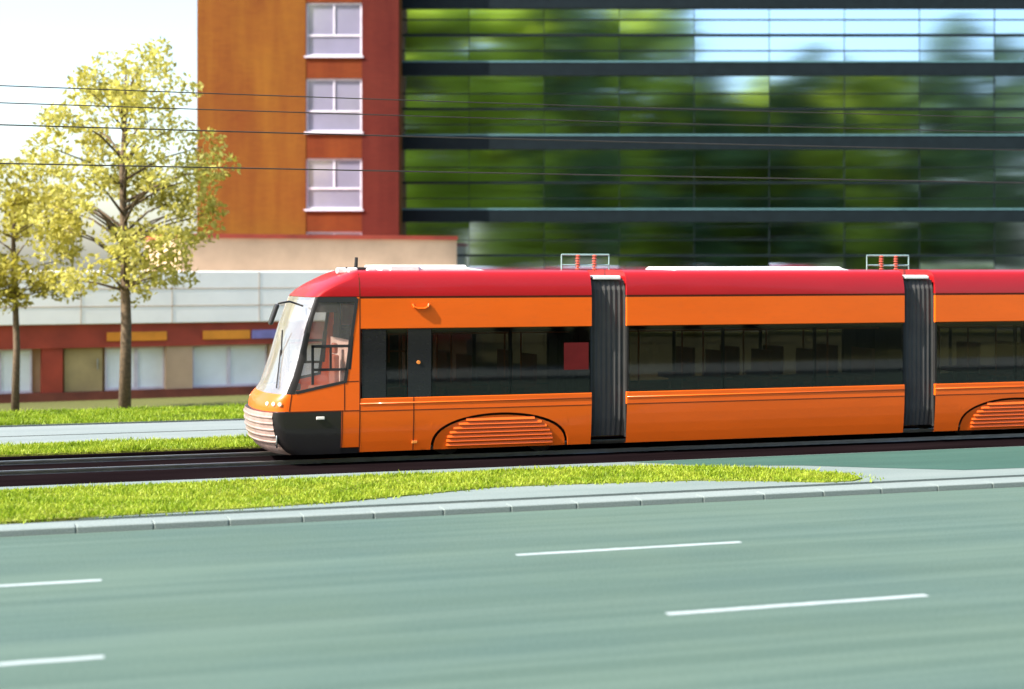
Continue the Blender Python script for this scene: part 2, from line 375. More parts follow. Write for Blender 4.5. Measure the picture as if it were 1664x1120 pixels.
# --- cab: lofted nose
ZT = [.13, .18, .24, .35, .50, .62, .80, .885]
XB = [.56, .47, .41, .32, .27, .25, .235, .25]
ZN = [.9, 1.0, 1.10, 1.17, 1.22, 1.33, 1.82, 2.37, 2.86, 2.9, 3.0, 3.1, 3.16, 3.22, 3.27, 3.31, 3.335, 3.355]
XN = [.315, .325, .36, .42, .475, .54, .715, .885, 1.075, 1.10, 1.20, 1.345, 1.45, 1.57, 1.68, 1.80, 1.90, 2.0]
def xnose(z): return float(np.interp(z, ZT, XB)) if z < .8925 else float(np.interp(z, ZN, XN))
XEND = 2.05
def lcorner(z, xn):
    l = float(np.interp(z, [.13, .9, 1.3, 2.9, 3.1, 3.3], [.52, .46, .42, .24, .32, .45])); return min(l, .85 * (XEND - xn))
def xrear(z): return float(np.interp(z, [.13, 1.0, 1.40, 2.86, 2.9], [1.72, 1.72, 1.775, 1.995, 2.0]))
THETA = [0, 8, 16, 24, 32, 40, 48, 55, 62, 69, 75, 80, 85, 90]
NP_ = 2.35
def cabpt(z, j, sgn=-1, off=0.0):
    """column j: 0..13 round the corner, 14..17 along the flank to the rear edge of the side window, 18 the end of the cab"""
    xn = xnose(z); L = lcorner(z, xn); w = yside(z)
    if j <= 13:
        t = R(THETA[j]); y = w * math.sin(t) ** (2 / NP_); x = xn + L * (1 - max(0, math.cos(t)) ** (2 / NP_))
    else:
        x0 = xn + L; xr = max(xrear(z), x0 + .01 * (j - 13)) if z < 2.9 else max(2.0, x0 + .01)
        xr = min(xr, XEND - .005)
        y = w; x = x0 + (xr - x0) * (j - 13) / 4 if j <= 17 else XEND
    return (x, sgn * (y + off), z)
def zwin(j, zb):
    """the lower window edge climbs towards the rear"""
    if j <= 13: return zb
    if j >= 17: return zb + .185
    return zb + .185 * (j - 13) / 4
def patch(mb, zrows, cols, m=0, off=0.0, sides=(-1, 1)):
    for s in sides:
        mb.grid([[cabpt(z(j) if callable(z) else z, j, s, off) for j in cols] for z in zrows], m, flip=(s > 0))
cab = MB()
C_ALL = list(range(0, 19)); C_END = [17, 18]
# orange nose band and flank, and the pillar behind the side window
patch(cab, [.9, .95, 1.0, 1.05, 1.10, 1.15, lambda j: zwin(j, 1.20)], C_ALL)
patch(cab, [lambda j: zwin(j, 1.20), 1.5, 1.7, 1.9, 2.1, 2.3, 2.5, 2.7, 2.855, 2.89], C_END)
patch(cab, [.24, .35, .5, .62, .8, .9], C_END)
cabo = cab.build('cab_shell', M['orange'], tram, smooth=True)
bp = MB(); C_B = list(range(0, 18))
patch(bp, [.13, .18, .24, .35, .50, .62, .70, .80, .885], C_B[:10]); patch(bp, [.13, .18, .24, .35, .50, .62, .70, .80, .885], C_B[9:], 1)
patch(bp, [.13, .18, .24], C_END, 1, -.02)
for s in (-1, 1): bp.grid([[cabpt(.885, j, s) for j in C_B], [cabpt(.9, j, s) for j in C_B]], 1, flip=(s > 0))
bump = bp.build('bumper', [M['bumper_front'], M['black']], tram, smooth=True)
rb = MB()
for z0 in (.36, .47, .58, .69, .80):
    for s in (-1, 1):
        A = []; 
        for dz, of in ((-.022, 0), (-.016, .016), (.016, .016), (.022, 0)):
            row = []
            for j in range(0, 10):
                x, y, z = cabpt(z0 + dz, j, s); nx = -math.cos(R(THETA[j])); ny = s * math.sin(R(THETA[j]))
                row.append((x + nx * of, y + ny * of, z))
            A.append(row)
        rb.grid(A, 0, flip=(s > 0))
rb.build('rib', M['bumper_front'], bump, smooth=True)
lp = MB(); lp.box(1.27, 1.42, -1.215, -1.195, .745, .80); lp.build('marker_lamp', M['lens'], bump, bevel=.01)
hd = MB(); p = cabpt(.35, 9); hd.tube([(p[0] - .015, p[1] - .015, .27), (p[0] - .025, p[1] - .03, .30), (p[0] - .025, p[1] - .03, .46), (p[0] - .015, p[1] - .015, .49)], .014, 8); hd.build('handle', M['steel'], bump, smooth=True)
rf = MB(); rows = [2.902, 2.95, 3.0, 3.05, 3.1, 3.16, 3.20, 3.24, 3.27, 3.295, 3.315, 3.335, 3.355]
patch(rf, rows, C_ALL)
for s in (-1, 1):
    top = [cabpt(3.355, j, s) for j in C_ALL]; rf.grid([top, [(p[0], 0, 3.372) for p in top]], 0, flip=(s > 0))
rf.build('roof_fairing', M['red'], tram, smooth=True)
sm = MB(); patch(sm, [2.885, 2.904], C_ALL, 0, -.006); sm.build('roof_seam', M['seam'], cabo)
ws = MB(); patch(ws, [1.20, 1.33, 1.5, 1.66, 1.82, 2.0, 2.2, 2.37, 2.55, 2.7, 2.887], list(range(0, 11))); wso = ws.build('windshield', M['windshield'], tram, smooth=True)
wi = MB()   # wiper resting across the windshield
for j0, j1, za, zb_ in ((6, 3, 1.3, 1.95),):
    pa = cabpt(za, j0); pb = cabpt(zb_, j1); wi.tube([(pa[0] - .03, pa[1] - .02, pa[2]), (pb[0] - .03, pb[1] - .02, pb[2])], .012, 6)
    wi.tube([(pb[0] - .035, pb[1] - .02, pb[2] - .42), (pb[0] - .0, pb[1] - .03, pb[2] + .35)], .014, 6)
wi.build('wiper', M['rubber'], wso)
pl = MB(); patch(pl, [1.20, 1.5, 1.82, 2.1, 2.37, 2.6, 2.887], [10, 11, 12, 13], 0, .003); build_sides(pl, 'windshield_pillar', M['black'], tram, smooth=True)
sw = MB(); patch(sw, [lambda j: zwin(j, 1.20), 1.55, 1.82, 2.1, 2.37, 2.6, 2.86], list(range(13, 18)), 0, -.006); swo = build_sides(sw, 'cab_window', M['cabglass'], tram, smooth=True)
fr = MB()
def flank_bar(mb, x0, z0, x1, z1, w, s=-1, y=1.2):
    d = Vector((x1 - x0, 0, z1 - z0)); n = Vector((-d.z, 0, d.x)).normalized() * (w / 2)
    a, b = Vector((x0, 0, z0)), Vector((x1, 0, z1)); q = [a - n, b - n, b + n, a + n]
    k = len(mb.v); mb.v += [(p.x, s * (y + .006), p.z) for p in q] + [(p.x, s * (y - .03), p.z) for p in q]
    for f in ((0, 1, 2, 3), (7, 6, 5, 4), (0, 4, 5, 1), (1, 5, 6, 2), (2, 6, 7, 3), (3, 7, 4, 0)): mb.f.append(tuple(k + i for i in f)); mb.mi.append(0)
for s in (-1, 1):
    flank_bar(fr, 1.21, 1.36, 1.21, 2.05, .045, s); flank_bar(fr, 1.19, 2.03, 1.86, 2.03, .05, s); flank_bar(fr, 1.23, 1.62, 1.81, 1.62, .045, s)
    flank_bar(fr, 1.53, 1.64, 1.53, 2.01, .035, s); flank_bar(fr, 1.785, 1.38, 1.998, 2.87, .055, s)
    flank_bar(fr, .92, 1.225, 1.78, 1.40, .05, s, 1.198); flank_bar(fr, 1.85, 1.62, 1.90, 2.2, .08, s, 1.196)
    flank_bar(fr, 1.30, 2.845, 1.99, 2.845, .09, s, 1.197)
build_sides(fr, 'frame', M['rubber'], swo)
# lamps in the nose band
def disc(mb, c, nrm, r, t=.012, n=14, m=0):
    nrm = Vector(nrm).normalized(); mb.tube([Vector(c), Vector(c) + nrm * t], [r, r * .92], n, m)
for s in (-1, 1):
    for q, j in enumerate((6, 8, 10)):
        hp = MB(); hl = MB(); c = Vector(cabpt(1.03, j, s)); n = Vector((-math.cos(R(38 + 9 * q)), s * math.sin(R(38 + 9 * q)), .1))
        disc(hp, c - n * .01, n, .050, .022); disc(hl, c + n * .0125, n, .034, .012)
        ho = hp.build('headlight', M['amber'], tram); hl.build('lens', M['lens'], ho)
# seams on the cab flank
sm = MB()
for s in (-1, 1):
    for (x0, z0, x1, z1) in ((.80, .905, .84, 1.2), (1.735, .24, 1.735, .9), (XEND, .15, XEND, 3.30), (.80, .888, XEND, .888), (1.79, 1.40, XEND - .02, 1.405), (1.775, .9, 1.775, 1.39)):
        ym = lambda z: yside(z)
        n = 44
        for k in range(n):
            za, zb = z0 + (z1 - z0) * k / n, z0 + (z1 - z0) * (k + 1) / n; xa, xb = x0 + (x1 - x0) * k / n, x0 + (x1 - x0) * (k + 1) / n
            vert = abs(z1 - z0) > abs(x1 - x0); e = .009 if vert else 0; g = 0 if vert else .008
            sm.poly([(xa - e, s * (ym(za) + .002), za - g), (xb - e if vert else xb, s * (ym(zb) + .002), zb - g if not vert else zb), (xb + e, s * (ym(zb) + .002), zb + g), (xa + e if vert else xa, s * (ym(za) + .002), za + g if not vert else za)])
build_sides(sm, 'panel_seam', M['seam'], cabo)
# cab insides
ci = MB(); ci.box(.72, XEND, -1.1, 1.1, .86, .90); ci.box(2.0, 2.04, -1.15, 1.15, .9, 2.1); ci.box(1.25, 2.04, -1.1, 1.1, 2.88, 2.9)
ci.build('cab_lining', M['cab_lining'], tram)
ds = MB(); ds.box(.70, 1.0, -.95, .95, .9, 1.24); ds.box(.88, 1.12, -.55, .55, 1.22, 1.34); ds.box(.96, 1.0, -.2, .2, 1.34, 1.52); ds.box(.95, 1.4, -1.12, -.98, 1.0, 1.24); ds.build('dashboard', M['console'], tram, bevel=.02)
ds = MB(); ds.box(1.40, 1.82, -.26, .26, 1.13, 1.25); ds.box(1.78, 1.88, -.24, .24, 1.23, 1.82); ds.box(1.80, 1.88, -.13, .13, 1.84, 2.03); ds.tube([(1.66, 0, .9), (1.66, 0, 1.16)], .07); ds.build('driver_seat', M['seat'], tram, bevel=.04)
sv = MB(); sv.box(1.30, 1.7, -1.02, -.97, 2.62, 2.84); sv.build('sun_visor', M['console'], tram)
# mirror on the near corner
mm = MB(); mm.tube([(1.06, -1.06, 2.74), (.80, -1.22, 2.82), (.59, -1.27, 2.79)], .018, 8)
mo = mm.build('mirror', M['black'], tram, smooth=True)
m2 = MB(); mt = Matrix.Translation((.51, -1.28, 2.60)) @ Matrix.Rotation(R(20), 4, 'Y'); m2.box(-.035, .035, -.10, .10, -.19, .19, 0, mt); m2.build('mirror_housing', M['black'], mo, bevel=.03)
# roof of the cab
an = MB(); an.tube([(2.24, 0, 3.36), (2.24, 0, 3.42)], .06, 12); an.tube([(2.24, 0, 3.42), (2.25, 0, 3.60)], [.034, .03], 8); an.build('antenna', M['dark'], tram)
for x, y in ((1.84, -.6), (2.02, -.7), (2.36, -.75)):
    lm = MB(); lm.box(x - .09, x + .09, y - .06, y + .06, 3.30, 3.41); lm.build('roof_lamp', M['white'], tram, bevel=.025)
pp = MB(); pp.box(1.95, 2.45, -.4, .4, 3.36, 3.42); pp.build('antenna_plinth', M['dark'], tram, bevel=.02)

# --- body sections
def skirt_panels(mb, x0, x1, arch):
    """near and far skirts with a true opening for the bogie louvre"""
    zt, zb = .872, .147
    def col(x, za, s):
        return [(x, s * yside(z), z) for z in np.linspace(za, zt, 5)]
    def solid(a, b):
        for s in (-1, 1): mb.grid([col(a, zb, s), col(b, zb, s)], 0, flip=(s < 0)); mb.poly([(a, s * 1.135, zb), (b, s * 1.135, zb), (b, s * 1.08, zb), (a, s * 1.08, zb)])
    if not arch: solid(x0, x1); return
    c, hw, hz = arch; solid(x0, c - hw); solid(c + hw, x1); N = 28
    for s in (-1, 1):
        cols = []
        for k in range(N + 1):
            t = math.pi * (1 - k / N); x = c + hw * math.cos(t); za = zb + hz * max(0, math.sin(t)) ** .75
            cols.append(col(x, za, s))
        mb.grid(cols, 0, flip=(s < 0))
        mb.grid([[(p[0][0], p[0][1], p[0][2]) for p in cols], [(p[0][0], p[0][1] - s * .06, p[0][2]) for p in cols]], 0)
def louvre(c, hw, hz):
    zb = .147; mb = MB(); N = 26
    for s in (-1, 1):
        outer = []; base = []
        for k in range(N + 1):
            t = math.pi * (1 - k / N); x = c + (hw - .055) * math.cos(t); za = zb + (hz - .045) * max(0, math.sin(t)) ** .75
            outer.append((x, s * (yside(za) - .012), za)); base.append((x, s * (yside(zb) - .012), zb))
        mb.grid([base, outer], 0, flip=(s < 0))
        for i, z in enumerate((.20, .275, .35, .425, .50, .575, .645)):       # slats, shorter towards the top
            w = min((hw - .30), (hw - .28) * math.sqrt(max(0, 1 - ((z - zb) / (hz - .02)) ** 2.4))); w = max(w, .25)
            y = s * (yside(z) - .012)
            mb.poly([(c - w, y + s * .001, z + .05), (c + w, y + s * .001, z + .05), (c + w, y + s * .026, z + .004), (c - w, y + s * .026, z + .004)])
            mb.poly([(c - w, y + s * .026, z + .004), (c + w, y + s * .026, z + .004), (c + w, y - s * .001, z), (c - w, y - s * .001, z)])
            for e in (-w, w): mb.poly([(c + e, y, z + .05), (c + e, y + s * .026, z + .004), (c + e, y, z)])
    return mb
def section(x0, x1, wins, arch=None):
    uf = MB(); uf.box(x0 + .05, x1 - .05, -1.02, 1.02, .24, .838); body = uf.build('underframe', M['dark'], tram)
    mb = MB()
    for s in (-1, 1):
        mb.prism([(s * 1.2, .874), (s * 1.2, 1.09), (s * 1.185, 1.10), (s * 1.14, 1.10), (s * 1.14, .874)], x0, x1)
        mb.prism([(s * 1.2, 2.862), (s * 1.2, 2.335), (s * 1.185, 2.325), (s * 1.14, 2.325), (s * 1.14, 2.862)], x0, x1)
        for x in (x0 + .001, x1 - .021): mb.box(x, x + .02, min(s * 1.145, s * 1.170), max(s * 1.145, s * 1.170), 1.09, 2.335, 1)
    skirt_panels(mb, x0, x1, arch)
    walls = build_sides(mb, 'side_wall', [M['orange'], M['dark']], tram)
    ln = MB(); ln.box(x0 + .02, x1 - .02, -1.1, 1.1, .84, .88); ln.build('floor', M['lining'], body)
    ln = MB(); ln.box(x0 + .02, x1 - .02, -1.1, 1.1, 2.80, 2.86); ln.build('ceiling', M['lining'], body)
    for x in (x0, x1 - .04):
        eb = MB(); eb.box(x, x + .04, -1.13, -.62, .25, 3.12); eb.box(x, x + .04, .62, 1.13, .25, 3.12); eb.box(x, x + .04, -.62, .62, 2.75, 3.12)
        eb.build('bulkhead', M['dark'], body)
    rm = MB(); zz = [2.902, 2.93, 2.96, 3.0, 3.05, 3.1, 3.16, 3.21, 3.25, 3.285, 3.31, 3.33, 3.345, 3.36]
    ring = [(-yside(z), z) for z in zz] + [(0, 3.375)] + [(yside(z), z) for z in zz[::-1]]
    rm.grid([[(x0, y, z) for y, z in ring], [(x1, y, z) for y, z in ring]])
    rm.poly([(x0, y, z) for y, z in ring]); rm.poly([(x1, y, z) for y, z in ring])
    rm.build('roof', M['red'], tram, smooth=True)
    ss = MB(); st = MB(); rr = MB()
    for s in (-1, 1):
        ss.box(x0, x1, min(s * 1.15, s * 1.192), max(s * 1.15, s * 1.192), 2.86, 2.904)
        st.box(x0, x1, s * 1.199 - .003, s * 1.199 + .003, .868, .882)
        rr.tube([(x0, s * 1.199, 1.005), (x1, s * 1.199, 1.005)], .012, 8)
    build_sides(ss, 'roof_seam', M['seam'], walls); build_sides(st, 'panel_seam', M['seam'], walls); build_sides(rr, 'rub_rail', M['orange'], walls, smooth=True)
    for a, b, kind in wins:
        for s, wl_ in zip((-1, 1), walls):
            g = MB(); g.box(a + .006, b - .006, min(s * 1.176, s * 1.19), max(s * 1.176, s * 1.19), 1.103, 2.322)
            g.build('window', M['tinted' if kind else 'blank'], wl_)
            if kind:
                k_ = MB(); y0, y1 = min(s * 1.14, s * 1.174), max(s * 1.14, s * 1.174)
                k_.box(a + .001, a + .03, y0, y1, 1.13, 2.25); k_.box(b - .03, b - .001, y0, y1, 1.13, 2.25)
                k_.box(a + .001, b - .001, y0, y1, 1.1, 1.13); k_.box(a + .001, b - .001, y0, y1, 2.25, 2.325)
                k_.build('window_frame', M['rubber'], wl_)
    if arch:
        build_sides(louvre(*arch), 'bogie_louvre', M['orange'], walls)
        c = arch[0]; bf = MB(); bf.box(c - 1.2, c + 1.2, -1.03, 1.03, .20, .239); bo = bf.build('bogie', M['dark'], tram)
        for dx in (-.9, .9):
            for s in (-1, 1):
                wh = MB(); y0 = s * .7175
                wh.tube([(c + dx, y0 - .06, .28), (c + dx, y0 + .06, .28)], .28, 24); wh.build('wheel', M['dark'], bo)
    # seats and poles
    x = x0 + 1.6
    while x < x1 - .6:
        for yy in (-.72, .72):
            sb = MB(); sb.box(x, x + .44, yy - .40, yy + .40, 1.20, 1.30); sb.box(x + .40, x + .48, yy - .40, yy + .40, 1.26, 1.82); sb.box(x + .1, x + .34, yy - .08, yy + .08, .88, 1.2)
            sb.build('seat', M['seat'], body, bevel=.02)
        x += .98 if int(x * 10) % 2 else 1.25
    pb = MB()
    x = x0 + .5
    while x < x1 - .3:
        for yy in (-.55, .45): pb.tube([(x, yy, .88), (x, yy, 2.8)], .018, 8)
        x += 1.35
    for yy in (-.55, .45): pb.tube([(x0 + .2, yy, 2.2), (x1 - .2, yy, 2.2)], .014, 6)
    pb.build('grab_pole', M['pole'], body)
    return body
E0 = XEND + .005
secA = section(E0, 6.42, [(E0 + .03, 2.53, 0), (2.53, 2.92, 1), (2.92, 3.36, 0), (3.36, 4.85, 1), (4.85, 6.39, 1)], arch=(4.66, 1.31, .635))
secB = section(7.12, 13.02, [(7.15, 9.1, 1), (9.1, 11.05, 1), (11.05, 12.99, 1)])
secC = section(13.72, 17.45, [(13.75, 15.6, 1), (15.6, 17.42, 1)], arch=(15.58, 1.31, .635))
secD = section(18.15, 24.05, [(18.18, 20.1, 1), (20.1, 22.1, 1), (22.1, 24.02, 1)])
# front door: seams, pane seams, button, step lamp
dr = MB()
for k in range(8):
    za, zb = .15 + .12 * k, .15 + .12 * (k + 1); x = 3.03
    dr.poly([(x - .009, -yside(za) - .002, za), (x + .009, -yside(za) - .002, za), (x + .009, -yside(zb) - .002, zb), (x - .009, -yside(zb) - .002, zb)])
do = dr.build('passenger_door', M['seam'], tram)
db = MB(); disc(db, (3.12, -1.19, 1.72), (0, -1, 0), .035, .014); db.build('door_button', M['amber'], do)
db = MB(); db.box(3.0, 3.1, -1.185, -1.165, .27, .32); db.build('step_lamp', M['amber'], do, bevel=.006)
gp = MB(); gp.tube([(2.60, -1.08, 1.72), (2.60, -1.08, 2.3)], .02); gp.tube([(2.80, -1.08, 1.42), (2.80, -1.08, 2.28)], .02); gp.tube([(2.52, -1.08, 1.92), (2.92, -1.08, 1.92)], .018); gp.build('door_grab_rail', M['pole'], do)
lm = MB(); lm.box(3.04, 3.30, -1.222, -1.19, 2.70, 2.72); lm.tube([(3.01, -1.2, 2.76), (3.03, -1.225, 2.71), (3.10, -1.235, 2.68), (3.22, -1.235, 2.68), (3.29, -1.225, 2.71), (3.31, -1.2, 2.76)], .02, 8); lm.build('side_lamp_cover', M['orange'], tram, smooth=False)
po = MB(); po.box(5.88, 6.36, -1.1935, -1.1905, 1.53, 2.03); po.build('red_notice', M['poster'], tram)
# gangways
for a, b in ((6.42, 7.12), (13.02, 13.72), (17.45, 18.15)):
    g = MB(); n = 14; rows = []
    for k in range(n + 1):
        e = -.018 if k % 2 else .0; x = a + (b - a) * k / n
        rows.append([(x, y + (e if y > 0 else -e), z) for y, z in ((-1.05, .28), (-1.10, .6), (-1.11, 1.1), (-1.11, 2.4), (-1.10, 3.0), (-1.04, 3.16), (-.9, 3.22), (.9, 3.22), (1.04, 3.16), (1.10, 3.0), (1.11, 2.4), (1.11, 1.1), (1.10, .6), (1.05, .28), (-1.05, .28))])
    g.grid(rows); go = g.build('gangway', M['bellows'], tram)
    c = MB(); c.box(a + .05, b - .05, -.995, .995, 3.225, 3.262); c.box(a + .08, b - .08, -1.09, -1.0, 3.19, 3.245); c.build('top_cover', M['white'], go, bevel=.01)
    e = MB(); xm = (a + b) / 2
    for z in (3.46, 3.66): e.tube([(xm - .55, -.1, z), (xm + .42, -.1, z)], .016, 8)
    for x in (xm - .55, xm + .42): e.tube([(x, -.1, 3.36), (x, -.1, 3.66)], .014, 8)
    eo = e.build('roof_busbar', M['pale_teal'], tram)
    e = MB()
    for x in (xm - .22, xm + .12):
        for k in range(6): e.tube([(x, -.1, 3.38 + .05 * k), (x, -.1, 3.405 + .05 * k)], [.055, .035], 10)
        e.tube([(x, -.1, 3.34), (x, -.1, 3.66)], .020, 8)
    e.build('insulator', M['redpanel'], eo)
# roof boxes
def roofbox(x0, x1, h, slope):
    b = MB(); b.prism([(-.75, 3.33), (-.75, 3.33 + h * .6), (-.62, 3.33 + h), (.62, 3.33 + h), (.75, 3.33 + h * .6), (.75, 3.33)], x0, x1)
    for k in range(8):
        if k > 3: pass
    for i in (7, 8, 9, 10):                                   # rear end tapers down
        x, y, z = b.v[i]; b.v[i] = (x - slope, y, z)
    return b
roofbox(2.55, 4.7, .13, .55).build('roof_unit', M['white'], tram, bevel=.02)
roofbox(8.3, 12.2, .10, .3).build('roof_unit', M['white'], tram, bevel=.02)
roofbox(19.5, 22.6, .11, .3).build('roof_unit', M['white'], tram, bevel=.02)
rc = MB(); rc.box(2.7, 3.25, -.77, -.6, 3.34, 3.45); rc.build('roof_unit_cap', M['white'], tram, bevel=.02)

# ------------------------------------------------------------------ overhead wires
for y, z, r, sag, lb, nm in ((28.9, 5.2, .012, .04, 'lowest thin dark wire strung over the tram track', 'contact_wire'), (28.9, 5.85, .012, .25, 'dark carrying wire just above the lowest tram wire', 'carrying_wire'),
                             (30.1, 6.35, .010, .2, 'third thin dark wire up, above the carrying wire', 'feeder_wire'), (30.1, 6.65, .010, .3, 'topmost thin dark wire strung over the tram track', 'feeder_wire')):
    w_ = MB(); w_.tube([(x, y, z + sag * ((x - 8) / 30.0) ** 2) for x in range(-40, 61, 4)], r, 6); tag(w_.build(nm, M['wire']), lb, 'wire', 'overhead wires above the track')

# ------------------------------------------------------------------ trees
def foliage_mesh(name, centres, radii, per, leaf, mat, seed):
    g = np.random.default_rng(seed); P = []
    for c, r in zip(centres, radii):
        n = int(per * (r / .7) ** 2); d = g.normal(0, 1, (n, 3)); d /= np.linalg.norm(d, axis=1)[:, None]
        P.append(np.array(c) + d * (r * g.uniform(.15, 1, n) ** .45)[:, None] * np.array([1, 1, .72]))
    P = np.concatenate(P); n = len(P)
    a = g.normal(0, 1, (n, 3)); a /= np.linalg.norm(a, axis=1)[:, None]; b = np.cross(a, g.normal(0, 1, (n, 3))); b /= np.linalg.norm(b, axis=1)[:, None]
    s = leaf * g.uniform(.6, 1.3, n)[:, None]
    V = np.stack([P - a * s, P - b * s * .5, P + a * s, P + b * s * .5], 1)
    me = bpy.data.meshes.new(name); me.vertices.add(n * 4); me.vertices.foreach_set('co', V.ravel())
    me.loops.add(n * 4); me.loops.foreach_set('vertex_index', np.arange(n * 4, dtype=np.int32))
    me.polygons.add(n); me.polygons.foreach_set('loop_start', np.arange(0, n * 4, 4, dtype=np.int32)); me.polygons.foreach_set('loop_total', np.full(n, 4, np.int32))
    me.materials.append(mat); me.update(); me.validate(); return me
def make_tree(name, loc, H, zc, rx, rz, nclump, cr, per, leaf, mat, seed, trunk_r, gap=.0):
    g = random.Random(seed); root = empty(name, loc); cs = []; rs = []
    while len(cs) < nclump:
        d = Vector((g.gauss(0, 1), g.gauss(0, 1), g.gauss(0, 1))).normalized(); k = g.uniform(.35, 1) ** .55
        tz = d.z * k; taper = 1 - .35 * max(0, tz) ** 1.3 if gap == 0 else 1 - .2 * max(0, tz)
        c = (d.x * rx * k * taper, d.y * rx * k * taper, zc + tz * rz); cs.append(c); rs.append(cr * g.uniform(.6, 1.25))
    tb = MB(); tb.tube([(0, 0, -.3), (.05, 0, zc * .35), (-.05, .05, zc), (.05, 0, zc + rz * .75)], [trunk_r * 1.25, trunk_r, trunk_r * .6, trunk_r * .12], 10)
    for c in cs[::2]:
        z0 = max(zc - rz * .8, min(c[2] - .25 * rz, zc + rz * .5)); m_ = (c[0] * .45, c[1] * .45, z0 + (c[2] - z0) * .62)
        tb.tube([(0, 0, z0), m_, c], [trunk_r * .32, trunk_r * .2, trunk_r * .06], 5)
    tb.build('trunk', M['bark'], root, smooth=True, fixn=False)
    me = foliage_mesh('crown', cs, rs, per, leaf, mat, seed); o = bpy.data.objects.new('crown', me); COL.objects.link(o); o.parent = root
    return root
def copy_tree(o, loc, rz, sc):
    r = o.copy(); COL.objects.link(r); r.location = loc; r.rotation_euler = (0, 0, rz); r.scale = (sc[0], sc[0], sc[1])
    for ch in o.children:
        c = ch.copy(); COL.objects.link(c); c.parent = r
    return r
t = make_tree('yellow_tree', at(-10.9, 45, -.55), 10, 6.6, 2.75, 4.1, 100, .62, 150, .095, M['leaf_yellow'], 5, .15, .1)
tag(t, 'tall thin yellow green tree with open crown in front of the white shop', 'tree')
t = make_tree('yellow_tree', at(-14.6, 47, -.65), 6, 5.0, 1.9, 2.3, 60, .55, 160, .095, M['leaf_yellow'], 9, .10, .1)
tag(t, 'short yellow tree cut by the left edge beside the taller tree', 'tree')
refl = 'trees across the road mirrored in the facade'
lb_r = 'leafy tree across the road mirrored in the dark glass facade'
tg = make_tree('broadleaf_tree', at(-9, -9, -.1), 30, 16.5, 6.6, 15.0, 200, 1.9, 60, .27, M['leaf_lime'], 21, .42, .1); tag(tg, lb_r, 'tree', refl)
td = make_tree('broadleaf_tree', at(16, -8, -.1), 22, 11.5, 5.0, 10.5, 92, 1.45, 50, .26, M['leaf_dark'], 33, .4); tag(td, lb_r, 'tree', refl)
tm = make_tree('broadleaf_tree', at(21, -13, -.1), 20, 10.5, 4.6, 9.5, 100, 1.4, 50, .26, M['leaf_green'], 44, .35); tag(tm, lb_r, 'tree', refl)
for base, u, d, rz, sc in ((tg, -17, -12, 2.2, (1, 1.05)), (tg, .5, -10, 1.0, (.95, 1.0)), (tg, 11.5, -12, 3.0, (1.0, .98)), (td, 5.5, -7, .4, (.8, 1.35)), (tm, 17, -15, 3.3, (1.1, 1.0)),
                           (td, 27, -9, 2.0, (1, 1.05)), (tm, 34, -14, .9, (1.0, 1.15)), (td, 38, -8, 4.1, (.9, 1.1)), (td, 46, -12, 5.0, (1, 1.1)), (tg, 24, -20, 5.0, (1, .70)), (tm, 30, -7, 2.6, (.9, 1.1)), (td, 42, -17, .6, (1.1, 1.2))):
    tag(copy_tree(base, at(u, d, -.1), rz, sc), lb_r, 'tree', refl)

# ------------------------------------------------------------------ dark glass office building
D1 = 66.0; k1 = D1 / 2600; sc1 = k1 / .02411
U0 = (640 - 832) * k1
gb = empty('glass_office_building', at(U0, D1, -.95), -YAW)
tag(gb, 'dark office building with blue green mirror glass between wide black floor bands', 'building')
ZB = .95                                    # local z of world 0
bands = [(3.4 + (p - 3.4) * sc1, 3.4 + (q - 3.4) * sc1) for p, q in ((2.3, 2.77), (5.21, 5.73), (8.05, 8.63), (10.95, 11.50), (13.58, 14.2))]
trans = [.95] + [3.4 + (p - 3.4) * sc1 for p in (3.90, 6.75, 9.64, 12.54)]
NB, BW = 10, 3.1; LW = NB * BW
mb = MB(); mb.box(0, LW, .35, 12, 0, 17.2); mb.box(0, LW, .02, .35, bands[-1][1] + ZB, 17.2); mb.build('wall', M['spandrel'], gb)
mb = MB(); mb.box(-.2, LW + .2, -.1, 12.2, 17.2, 17.5); mb.build('roof', M['roofing'], gb)
for z0, z1 in bands:
    mb = MB(); mb.box(0, LW, -.10, .345, z0 + ZB, z1 + ZB); so = mb.build('spandrel', M['spandrel'], gb)
    mb = MB(); mb.box(0, LW, -.13, -.102, z1 + ZB - .05, z1 + ZB + .012); mb.build('sill', M['sill'], so)
for z in trans:
    mb = MB(); mb.box(0, LW, -.06, .20, z + ZB - .045, z + ZB + .045); mb.box(0, LW, -.03, .2, z + ZB - .66, z + ZB - .63); mb.box(0, LW, -.03, .2, z + ZB + .62, z + ZB + .65); mb.build('transom', M['spandrel'], gb)
edges = [0] + [e for b in bands for e in b]
rowsz = []
for i, z in enumerate(trans):
    lo = -.95 if i == 0 else bands[i - 1][1]; hi = bands[i][0]; rowsz.append((lo, z - .045)); rowsz.append((z + .045, hi))
for k in range(NB + 1):
    mb = MB()
    for i in range(len(bands)):
        lo = -.95 if i == 0 else bands[i - 1][1]; mb.box(k * BW - .011, k * BW + .011, .06, .21, lo + ZB + .001, bands[i][0] + ZB - .001)
    mb.build('mullion', M['spandrel'], gb)
for k in range(NB):
    for (lo, hi) in rowsz:
        mb = MB(); w2, h2 = BW / 2 - .012, (hi - lo) / 2
        mb.box(-w2, w2, -.006, .006, -h2, h2)
        o = mb.build('glass_pane', M['mirror'], gb); o.location = ((k + .5) * BW, .10, (lo + hi) / 2 + ZB)
        o.rotation_euler = (R(random.gauss(0, .12)), 0, R(random.gauss(0, .35)))

